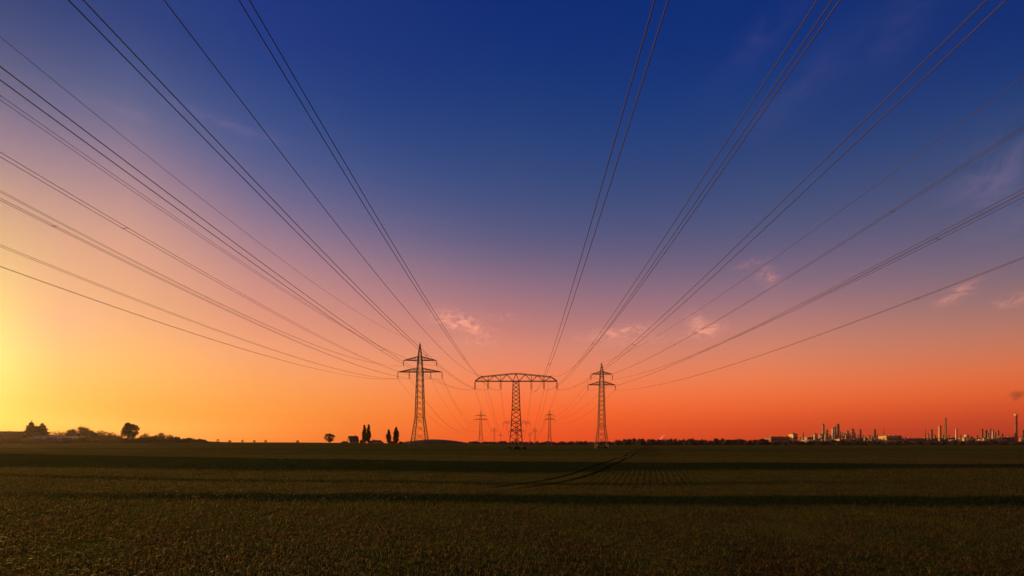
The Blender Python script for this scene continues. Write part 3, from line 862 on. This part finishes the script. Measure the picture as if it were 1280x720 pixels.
# ------------------------------------------------------------------ refinery on the right horizon
YR = 1500.0
def zpix(y, Y): return EYE+(HY-y)/F*Y
def column(px, ytop, wpx, m, label, dY=0, rings=3, cap=True, kind='distillation_column', ladder=True, ybot=None, group='refinery columns'):
    Y = YR+dY; x = GX(px, Y); h = zpix(ytop, Y); r = wpx/F*Y/2
    t = empty(kind, (x, Y, 0)); tag(t, label, 'refinery column', group)
    mb = MB(); mb.lathe([(r*1.12,0),(r*1.12,h*0.08),(r,h*0.12),(r,h*0.62),(r*0.86,h*0.66),(r*0.86,h*0.96),(r*0.5,h*0.99),(r*0.15,h)], 0, 0, 16); mb.build('shell', m, t, True)
    for i in range(rings):
        z = h*(0.3+0.64*i/max(1, rings-1)); rr = r*(1 if z < h*0.62 else 0.86)
        mb = MB(); mb.lathe([(rr*1.05,z-0.4),(rr+2.2,z-0.3),(rr+2.2,z+1.3),(rr+2.0,z+1.3),(rr+2.0,z),(rr*1.05,z)], 0, 0, 14); mb.build('platform', M['dark'], t)
    if ladder:
        mb = MB(); mb.bar((r+0.9,-r*0.3,0),(r+0.9,-r*0.3,h*0.95),0.9); mb.build('riser_pipe', M['grey'], t)
    if cap:
        mb = MB(); mb.bar((0,0,h-0.5),(0,0,h+5),0.7); mb.bar((0,0,h+4),(2.2,0,h+4.4),0.6); mb.build('vent_pipe', M['dark'], t)
    return t
def stack(px, ytop, wpx, m, label, dY=0, tip=None, kind='chimney', cat='chimney', group='refinery chimneys'):
    Y = YR+dY; x = GX(px, Y); h = zpix(ytop, Y); r = wpx/F*Y/2
    t = empty(kind, (x, Y, 0)); tag(t, label, cat, group)
    mb = MB(); mb.lathe([(r*1.35,0),(r*1.1,h*0.4),(r*0.95,h*0.97),(r*1.05,h*0.975),(r*1.05,h),(r*0.7,h),(r*0.7,h-1)], 0, 0, 16); mb.build('shaft', m, t, True)
    if tip:
        mb = MB(); mb.lathe([(r*1.12,h*0.955),(r*1.3,h*0.965),(r*1.3,h*1.008),(r*1.08,h*1.008)], 0, 0, 16); mb.build('crown_band', tip, t)
    mb = MB(); mb.lathe([(r*1.05,h*0.7),(r*1.5,h*0.703),(r*1.5,h*0.715),(r*1.02,h*0.716)], 0, 0, 14); mb.build('gallery', M['dark'], t)
    return t
def lattice_mast(px, ytop, label, dY=0, w=5.0, group='refinery masts'):
    Y = YR+dY; x = GX(px, Y); h = zpix(ytop, Y)
    t = empty('lattice_mast', (x, Y, 0)); tag(t, label, 'mast', group)
    mb = MB(); lattice(mb, [(0,w/2),(h*0.5,w*0.33),(h,w*0.16)], 0.9, 0.45, [6,9]); mb.build('frame', M['dark'], t)
    mb = MB(); mb.lathe([(0.9,0),(0.9,h+2),(0.6,h+3)], 0, 0, 10); mb.build('flue', M['grey'], t)
    return t
def tank(px, wpx, ytop, m, label, dY=0, dome=0.16, group='refinery tanks'):
    Y = YR+dY; x = GX(px, Y); r = wpx/F*Y/2; h = zpix(ytop, Y)
    t = empty('storage_tank', (x, Y, 0)); tag(t, label, 'tank', group)
    hs = h*(1-dome)
    mb = MB(); mb.lathe([(r,0),(r,hs),(r*1.01,hs+0.1),(r*1.01,hs+0.5)], 0, 0, 32); mb.build('shell', m, t, True)
    mb = MB(); mb.lathe([(r*0.995,hs+0.55),(r*0.8,hs+(h-hs)*0.5),(r*0.45,hs+(h-hs)*0.85),(r*0.05,h)], 0, 0, 32); mb.build('roof', m, t, True)
    mb = MB()
    for i in range(16):
        a0, a1 = -math.pi+i*0.2, -math.pi+(i+1)*0.2; z0, z1 = hs*i/16, hs*(i+1)/16
        mb.bar((r*1.02*math.cos(a0), r*1.02*math.sin(a0), z0+0.5), (r*1.02*math.cos(a1), r*1.02*math.sin(a1), z1+0.5), 0.8)
    mb.build('stair', M['grey'], t)
    return t
def sphere_tank(px, wpx, yc, m, label, dY=0):
    Y = YR+dY; x = GX(px, Y); r = wpx/F*Y/2; zc = zpix(yc, Y)
    t = empty('sphere_tank', (x, Y, 0)); tag(t, label, 'tank', 'refinery tanks')
    mb = MB(); mb.lathe([(max(0.05, r*math.cos(a)), zc+r*math.sin(a)) for a in np.linspace(-1.57,1.57,15)], 0, 0, 22); mb.build('shell', m, t, True)
    for k in range(8):
        a = k*0.785; mb = MB(); mb.bar((r*0.9*math.cos(a), r*0.9*math.sin(a), 0), (r*0.9*math.cos(a), r*0.9*math.sin(a), zc), 1.1); mb.build('leg', M['grey'], t)
    return t
def hall(px0, px1, ytop, wallm, roofm, label, dY=0, dep=30, wins=8, ybot=None, step=None):
    Y = YR+dY; x0, x1 = GX(px0, Y), GX(px1, Y); h = zpix(ytop, Y); L_ = x1-x0
    t = empty('factory_hall', ((x0+x1)/2, Y, 0)); tag(t, label, 'factory building', 'refinery buildings')
    mb = MB(); mb.box(-L_/2,L_/2,-dep/2,dep/2,0,h-1.2); mb.build('wall', wallm, t)
    mb = MB(); mb.box(-L_/2-0.6,L_/2+0.6,-dep/2-0.6,dep/2+0.6,h-1.2+0.003,h); mb.build('roof', roofm, t)
    for i in range(wins):
        xx = -L_/2+L_*(i+0.5)/wins
        mb = MB(); mb.box(xx-L_/wins*0.32,xx+L_/wins*0.32,-dep/2-0.15,-dep/2+0.05,h*0.52,h*0.72); mb.build('window', M['glass'], t)
    for i in range(3):
        xx = -L_/2+L_*(i+0.6)/3.3
        mb = MB(); mb.box(xx-1.5,xx+1.5,-3,3,h+0.003,h+2.6); mb.lathe([(0.7,h+2.6),(0.7,h+5)], xx, 0, 8); mb.build('roof_vent', M['grey'], t)
    return t
def process_frame(px0, px1, ytop, m, label, dY=0, dep=26, levels=5):
    Y = YR+dY; x0, x1 = GX(px0, Y), GX(px1, Y); h = zpix(ytop, Y); L_ = x1-x0
    t = empty('process_frame', ((x0+x1)/2, Y, 0)); tag(t, label, 'process unit', 'refinery process frames')
    nb = max(3, int(L_/9))
    mb = MB()
    for i in range(nb+1):
        xx = -L_/2+L_*i/nb
        hh = h*(1.0 if (i*7) % 5 else 0.82)
        for yy in (-dep/2, dep/2): mb.bar((xx,yy,0), (xx,yy,hh), 1.1)
        for l in range(1, levels+1): mb.bar((xx,-dep/2,h*0.8*l/levels), (xx,dep/2,h*0.8*l/levels), 0.8)
    for l in range(1, levels+1):
        z = h*0.8*l/levels
        for yy in (-dep/2, dep/2): mb.bar((-L_/2,yy,z+0.1), (L_/2,yy,z+0.1), 0.9)
    for i in range(nb):
        xa, xb = -L_/2+L_*i/nb, -L_/2+L_*(i+1)/nb; l = i % levels
        mb.bar((xa,-dep/2-0.2,h*0.8*l/levels), (xb,-dep/2-0.2,h*0.8*(l+1)/levels), 0.6)
    mb.build('frame', m, t)
    for l in range(1, levels):
        z = h*0.8*l/levels
        mb = MB(); mb.box(-L_/2*0.96,L_/2*0.96,-dep/2*0.9,dep/2*0.9,z+0.6,z+1.0); mb.build('deck', M['dark'], t)
    rr = random.Random(int(px0))
    for i in range(max(3, nb)):
        xx = rr.uniform(-L_/2*0.85, L_/2*0.85); z0 = h*0.8*rr.randint(0, levels-2)/levels+1.1; r = rr.uniform(1.4,3.0); hh = rr.uniform(5,h*0.25)
        mb = MB(); mb.lathe([(r*0.4,z0),(r,z0+1),(r,z0+hh-1),(r*0.3,z0+hh)], xx, rr.uniform(-dep*0.3,dep*0.1), 12); mb.build('vessel', rr.choice([M['pale'],M['grey'],M['ochre']]), t, True)
    for i in range(4):
        z = h*rr.uniform(0.15,0.75); mb = MB(); mb.bar((-L_/2,-dep/2-1.2,z), (L_/2*rr.uniform(0.3,1),-dep/2-1.2,z), 0.9); mb.build('pipe', M['pale'], t)
    return t

hall(959.5, 988, 545.8, M['rust'], M['roofdark'], 'long red-brown hall at the left end of the refinery', 10, 40, 9)
hall(988.6, 994, 542.2, M['ochre'], M['roofdark'], 'taller orange-lit block at the right end of the long red-brown hall', -20, 25, 2)
lattice_mast(1004, 540.4, 'short thin mast left of the wide bright tank', 0, 3.5)
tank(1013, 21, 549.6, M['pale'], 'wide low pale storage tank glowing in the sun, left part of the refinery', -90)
hall(1005.5, 1017, 546.4, M['grey'], M['roofdark'], 'grey hall behind the wide bright tank', 40, 30, 4)
column(1018.3, 541.4, 2.2, M['pale'], 'short pale column right above the wide bright tank', 0, 2, False)
column(1020.6, 542.5, 1.8, M['grey'], 'short grey column beside the short pale one', 15, 2, False)
hall(1022, 1040, 548.6, M['pale'], M['barnroof'], 'pale sloped-roof hall between the bright tank and the bright column pair', 20, 40, 5)
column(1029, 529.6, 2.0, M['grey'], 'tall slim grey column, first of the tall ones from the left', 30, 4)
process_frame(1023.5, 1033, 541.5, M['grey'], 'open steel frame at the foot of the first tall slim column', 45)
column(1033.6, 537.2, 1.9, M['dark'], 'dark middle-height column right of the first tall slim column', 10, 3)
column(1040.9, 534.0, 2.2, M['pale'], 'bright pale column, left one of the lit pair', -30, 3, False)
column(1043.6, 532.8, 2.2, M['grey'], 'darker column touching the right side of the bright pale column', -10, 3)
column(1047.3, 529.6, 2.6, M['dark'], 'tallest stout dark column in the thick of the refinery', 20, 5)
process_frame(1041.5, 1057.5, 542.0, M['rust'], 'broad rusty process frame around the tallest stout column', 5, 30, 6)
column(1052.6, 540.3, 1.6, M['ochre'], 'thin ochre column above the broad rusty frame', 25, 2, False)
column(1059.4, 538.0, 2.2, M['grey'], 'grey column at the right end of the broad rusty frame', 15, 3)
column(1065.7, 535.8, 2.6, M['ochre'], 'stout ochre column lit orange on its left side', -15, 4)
process_frame(1061, 1071, 545.2, M['dark'], 'dark process frame around the stout ochre column', 25)
column(1075.0, 536.6, 2.0, M['rust'], 'slim red-brown column right of the stout ochre one', 0, 3)
hall(1070, 1083, 547.5, M['dark'], M['roofdark'], 'dark hall at the foot of the slim red-brown column', 35, 40, 4)
column(1086.2, 544.0, 2.6, M['ochre'], 'squat orange-lit column between two dark halls', -20, 2, False)
column(1089.5, 545.5, 2.0, M['pale'], 'squat pale column beside the squat orange one', -10, 2, False)
column(1093.2, 536.4, 2.0, M['dark'], 'dark lone column with a thicker head near the middle of the refinery', 0, 4)
process_frame(1083, 1098, 547.0, M['rust'], 'low rusty process frame around the dark lone column', 30, 24, 4)
hall(1097, 1106, 546.5, M['grey'], M['roofdark'], 'small grey hall right of the dark lone column', 30, 30, 3)
hall(1103, 1121, 544.6, M['ochre'], M['roofdark'], 'dark-roofed hall with an orange-lit wall in the middle of the refinery', 0, 40, 6)
hall(1121, 1150, 548.0, M['rust'], M['roofdark'], 'long low red-brown hall right of the orange-lit hall', 40, 40, 9)
lattice_mast(1104.5, 536.0, 'hair-thin mast left over the orange-lit hall', 30, 2.5)
lattice_mast(1156.3, 536.6, 'thin mast left of the bright yellow column', 10, 3.0)
column(1164.2, 536.8, 2.0, M['rust'], 'dark red column left of the bright yellow column', 20, 3)
hall(1151, 1172, 547.5, M['rust'], M['roofdark'], 'red-brown hall at the foot of the dark red column', 50, 40, 7)
column(1174.6, 531.2, 2.4, M['ochre'], 'bright yellow-lit column with a wider foot', -60, 2, False)
lattice_mast(1182.0, 522.5, 'tall dark lattice chimney right of the bright yellow column', 20, 7.0)
hall(1177, 1192, 547.0, M['grey'], M['roofdark'], 'grey hall behind the foot of the tall lattice chimney', 60, 30, 5)
column(1195.2, 535.2, 1.5, M['pale'], 'slim pale pole-like column right of the tall lattice chimney', -20, 2, False)
sphere_tank(1208, 4.4, 545.0, M['pale'], 'round pale sphere tank raised on legs', -20)
tank(1190.3, 5.5, 549.0, M['pale'], 'small pale tank below the slim pale column', -70)
hall(1198, 1226, 547.4, M['ochre'], M['roofdark'], 'long low orange-lit hall under the sphere tank', 30, 40, 8)
column(1227.3, 535.8, 1.7, M['rust'], 'slim red column, leftmost of the group near the right end', 0, 2, False)
column(1232.3, 537.5, 2.2, M['dark'], 'dark column with bushy platforms in the group near the right end', 20, 4)
column(1237.8, 535.6, 1.7, M['rust'], 'slim red column in the middle of the group near the right end', 0, 3, False)
column(1240.7, 537.0, 1.5, M['pale'], 'slim pale column touching the slim red one near the right end', -10, 2, False)
column(1247.5, 537.8, 1.6, M['rust'], 'short dull red column, rightmost of the group near the right end', 20, 2)
process_frame(1228, 1250, 545.5, M['rust'], 'rusty process frame under the column group near the right end', 30, 28, 4)
hall(1226, 1245, 548.4, M['ochre'], M['roofdark'], 'low orange-lit hall in front of the column group near the right end', -30, 30, 6)
hall(1246, 1264, 546.6, M['dark'], M['roofdark'], 'dark hall left of the tall concrete chimney', 10, 40, 5)
stack(1270, 518.0, 2.3, M['rust'], 'tallest chimney, dark red with a pale top, at the right end of the refinery', -20, M['pale'])
column(1278.2, 537.0, 1.6, M['rust'], 'short column at the very right edge past the tallest chimney', 0, 2, False)
tank(1279, 6, 547.5, M['pale'], 'pale tank at the right edge beside the tallest chimney', -40)

# smaller columns, pipes and poles that fill the skyline
_rr = random.Random(5)
_extra = [(1000.5,546.5,1.2,'rust','thin red pole-like column between the orange block and the wide bright tank'),(1024.6,541.8,1.4,'pale','slim pale column left of the first open steel frame'),(1026.6,543.0,1.3,'ochre','slim ochre column left of the first tall slim column'),
 (1031.6,541.2,1.2,'pale','slim pale column just right of the first tall slim column'),(1036.3,542.6,1.5,'rust','short red column between the dark middle column and the bright pair'),(1038.4,545.0,1.6,'ochre','squat ochre column at the left foot of the bright pale column'),
 (1049.8,539.0,1.2,'rust','thin red column right beside the tallest stout dark column'),(1055.2,541.0,1.3,'pale','thin pale column near the right end of the broad rusty frame'),(1057.3,543.5,1.4,'ochre','short ochre column left of the grey column'),
 (1062.3,542.0,1.2,'rust','thin red column left of the stout ochre column'),(1068.5,541.0,1.2,'dark','thin dark column right of the stout ochre column'),(1072.0,543.8,1.3,'ochre','short ochre column left of the slim red-brown one'),
 (1078.3,544.2,1.3,'grey','short grey column right of the slim red-brown one'),(1080.8,546.0,1.5,'pale','squat pale column on the dark hall\'s right side'),(1096.5,544.0,1.2,'rust','short red column just right of the dark lone column'),
 (1100.0,545.6,1.2,'ochre','short ochre column before the small grey hall'),(1123.5,545.6,1.2,'dark','short dark column at the right end of the orange-lit hall'),(1132.0,546.5,1.1,'rust','short red column on the left of the long low hall'),
 (1160.2,541.5,1.0,'grey','thin grey column between the thin mast and the dark red column'),(1168.4,543.2,1.2,'rust','short red column left of the bright yellow column'),(1178.6,543.4,1.1,'grey','thin grey column between the yellow column and the lattice chimney'),
 (1186.0,544.4,1.1,'rust','thin red column right of the lattice chimney'),(1200.6,544.0,1.0,'rust','thin red column left of the sphere tank'),(1214.5,545.4,1.0,'grey','thin grey column right of the sphere tank'),(1221.0,544.0,1.0,'rust','thin red column left of the right-hand group'),
 (1235.2,541.0,1.2,'grey','thin grey column inside the right-hand group'),(1244.2,540.5,1.1,'dark','thin dark column right of the slim pale one'),(1253.0,542.5,1.0,'rust','thin red column over the dark right hall'),(1259.5,543.8,1.0,'grey','thin grey column left of the tallest chimney'),(1264.4,545.0,1.4,'ochre','short ochre column beside the tallest chimney\'s foot')]
for (px_, yt_, w_, mk_, lab_) in _extra:
    column(px_, yt_, w_, M[mk_], lab_, _rr.uniform(-60, 60), 2, _rr.random() < 0.5)
hall(1046, 1060, 548.6, M['ochre'], M['roofdark'], 'low ochre hall at the foot of the tallest stout column', -60, 24, 5)
hall(1061, 1070, 549.2, M['pale'], M['barnroof'], 'low pale hall at the foot of the stout ochre column', -60, 24, 4)
hall(1085, 1096, 549.4, M['ochre'], M['roofdark'], 'low ochre hall at the foot of the dark lone column', -60, 24, 4)
process_frame(1124, 1150, 546.3, M['dark'], 'long dark pipe rack above the long low red-brown hall', 60, 16, 3)
process_frame(1200, 1226, 547.0, M['rust'], 'long rusty pipe rack behind the sphere tank', 70, 16, 3)

# smoke puff from the tall chimney
def smoke():
    bm = bmesh.new(); bmesh.ops.create_icosphere(bm, subdivisions=3, radius=1.0)
    me = bpy.data.meshes.new('smoke_puff'); bm.to_mesh(me); bm.free()
    m = bpy.data.materials.new('smoke'); m.use_nodes = True
    nt = m.node_tree; nt.nodes.remove(nt.nodes['Principled BSDF'])
    pv = nt.nodes.new('ShaderNodeVolumePrincipled'); pv.inputs['Color'].default_value = (0.22,0.16,0.16,1)
    tc = nt.nodes.new('ShaderNodeTexCoord')
    ln = nt.nodes.new('ShaderNodeVectorMath'); ln.operation = 'LENGTH'; nt.links.new(tc.outputs['Object'], ln.inputs[0])
    n = nt.nodes.new('ShaderNodeTexNoise'); n.inputs['Scale'].default_value = 1.6; n.inputs['Detail'].default_value = 4
    nt.links.new(tc.outputs['Object'], n.inputs['Vector'])
    a = nt.nodes.new('ShaderNodeMath'); a.operation = 'SUBTRACT'; nt.links.new(n.outputs[0], a.inputs[0])
    b = nt.nodes.new('ShaderNodeMath'); b.operation = 'MULTIPLY'; nt.links.new(ln.outputs['Value'], b.inputs[0]); b.inputs[1].default_value = 0.52
    nt.links.new(b.outputs[0], a.inputs[1])
    c = nt.nodes.new('ShaderNodeMath'); c.operation = 'MULTIPLY'; nt.links.new(a.outputs[0], c.inputs[0]); c.inputs[1].default_value = 0.055; c.use_clamp = True
    nt.links.new(c.outputs[0], pv.inputs['Density'])
    nt.links.new(pv.outputs[0], nt.nodes['Material Output'].inputs['Volume'])
    me.materials.append(m)
    o = bpy.data.objects.new('smoke_puff', me); COL.objects.link(o)
    o.location = P(1271.5, 493.5, YR-20); o.scale = (27, 22, 25)
    tag(o, 'small dark puff of smoke hanging above the tallest chimney', 'smoke', kind='stuff')
smoke()

# ------------------------------------------------------------------ the young crop close to the camera
def build_crop():
    n = 560000
    # positions: denser close by, thinning with distance
    t = RNG.random(n)
    Y = 3.2*(70/3.2)**t
    half = 1.45*Y+4
    X = (RNG.random(n)*2-1)*half
    ca, sa = math.cos(ROW_AZ), math.sin(ROW_AZ)
    across = X*ca-Y*sa; along = X*sa+Y*ca
    pitch = 0.31
    rowed = np.round(across/pitch)*pitch+RNG.normal(size=n)*0.06
    k = RNG.random(n) < 0.05+0.75*sstep(14, 21, Y)*(0.25+0.75*sstep(4.5, 2.0, abs(across+0.2)))
    across = np.where(k, rowed, across)
    # bare patches
    patch = np.sin(along*0.9+np.sin(across*1.3)*2)*np.sin(across*0.7+along*0.31)+0.6*np.sin(along*2.7+across*1.9)
    keep = RNG.random(n) < np.clip(0.85+0.22*patch, 0.45, 1)*(0.62+0.38*sstep(5, 14, Y))
    bend = 0.0127*np.maximum(28-Y, 0)**2
    tr = np.minimum(abs(across+bend+4.15), abs(across+bend+2.95)) < 0.22
    keep &= ~(tr & (Y > 15))
    across, along = across[keep], along[keep]; n = len(across)
    X = across*ca+along*sa; Y = -across*sa+along*ca
    Z = H(X, Y)
    d = np.hypot(X, Y)
    grow = 1+np.clip((d-10)/22, 0, 2.0)
    h = (0.03+0.075*RNG.random(n)**1.7)*(1+0.25*np.clip(grow-1, 0, 1.5))
    w = (0.005+0.009*RNG.random(n)**1.5)*grow*(1+0.2*sstep(12, 5, d))
    a = RNG.random(n)*2*np.pi
    lean = 0.25+0.9*RNG.random(n)
    base = np.stack([X, Y, Z-0.01], -1)
    side = np.stack([np.cos(a), np.sin(a), np.zeros(n)], -1)
    fw = np.stack([-np.sin(a), np.cos(a), np.zeros(n)], -1)
    up = np.array([0,0,1.0])
    midp = base+up*(h*0.65)[:,None]+fw*(h*lean*0.3)[:,None]
    tip = base+up*(h*(1.05-0.35*lean))[:,None]+fw*(h*lean)[:,None]
    s = side*w[:,None]*0.5
    v = np.stack([base-s*0.8, base+s*0.8, midp+s, midp-s, tip], 1)      # 5 verts per blade
    nv = n*5
    me = bpy.data.meshes.new('young_crop')
    me.vertices.add(nv); me.vertices.foreach_set('co', v.reshape(-1).astype(np.float32))
    off = np.arange(n)*5
    loops = np.concatenate([np.stack([off, off+1, off+2, off+3], 1), np.stack([off+3, off+2, off+4], 1)], 1)   # 4+3 per blade
    me.loops.add(n*7); me.loops.foreach_set('vertex_index', loops.ravel().astype(np.int32))
    st = np.stack([np.arange(n)*7, np.arange(n)*7+4], 1).ravel()
    me.polygons.add(n*2); me.polygons.foreach_set('loop_start', st.astype(np.int32))
    me.update(calc_edges=True)
    m = bpy.data.materials.new('young_crop_leaves'); m.use_nodes = True
    nt = m.node_tree; N, L = nt.nodes, nt.links; b = N['Principled BSDF']; b.inputs['Roughness'].default_value = 0.62; b.inputs['Specular IOR Level'].default_value = 0.28
    g = N.new('ShaderNodeNewGeometry'); r = N.new('ShaderNodeValToRGB'); cr = r.color_ramp
    cr.elements[0].color = (0.022,0.046,0.014,1); cr.elements[1].color = (0.130,0.085,0.028,1)
    e = cr.elements.new(0.45); e.color = (0.048,0.075,0.016,1)
    e = cr.elements.new(0.8); e.color = (0.080,0.088,0.020,1)
    L.new(g.outputs['Random Per Island'], r.inputs[0])
    tc = N.new('ShaderNodeTexCoord'); sp = N.new('ShaderNodeSeparateXYZ'); L.new(tc.outputs['Object'], sp.inputs[0])
    bn = N.new('ShaderNodeTexNoise'); bn.inputs['Scale'].default_value = 0.05; bn.inputs['Detail'].default_value = 4; bn.inputs['Roughness'].default_value = 0.6
    L.new(tc.outputs['Object'], bn.inputs['Vector'])
    gg = shade_bands(nt, sp.outputs['X'], sp.outputs['Y'], bn.outputs[0])  # the same shadow bands, painted into the blade colour
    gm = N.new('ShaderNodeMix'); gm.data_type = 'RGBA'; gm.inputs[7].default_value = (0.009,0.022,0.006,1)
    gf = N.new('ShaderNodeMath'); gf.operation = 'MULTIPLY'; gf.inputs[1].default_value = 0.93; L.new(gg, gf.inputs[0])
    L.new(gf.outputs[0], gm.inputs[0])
    pn = N.new('ShaderNodeTexNoise'); pn.inputs['Scale'].default_value = 0.9; pn.inputs['Detail'].default_value = 5; pn.inputs['Roughness'].default_value = 0.65
    L.new(tc.outputs['Object'], pn.inputs['Vector'])
    pr = N.new('ShaderNodeMapRange'); L.new(pn.outputs[0], pr.inputs[0]); pr.inputs[1].default_value = 0.42; pr.inputs[2].default_value = 0.62
    pf = N.new('ShaderNodeMath'); pf.operation = 'MULTIPLY'; pf.inputs[1].default_value = 0.6; L.new(pr.outputs[0], pf.inputs[0])
    pm = N.new('ShaderNodeMix'); pm.data_type = 'RGBA'; pm.inputs[7].default_value = (0.098,0.052,0.024,1)
    L.new(pf.outputs[0], pm.inputs[0]); L.new(r.outputs[0], pm.inputs[6]); L.new(pm.outputs[2], gm.inputs[6])
    r_out = gm.outputs[2]
    L.new(r_out, b.inputs['Base Color'])
    tl = N.new('ShaderNodeBsdfTranslucent'); L.new(r_out, tl.inputs['Color'])
    mx = N.new('ShaderNodeMixShader'); mx.inputs[0].default_value = 0.65
    L.new(b.outputs[0], mx.inputs[1]); L.new(tl.outputs[0], mx.inputs[2]); L.new(mx.outputs[0], N['Material Output'].inputs['Surface'])
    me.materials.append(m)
    o = bpy.data.objects.new('young_crop', me); COL.objects.link(o)
    tag(o, 'short brown-green young crop covering the near field', 'crop', kind='stuff')
build_crop()
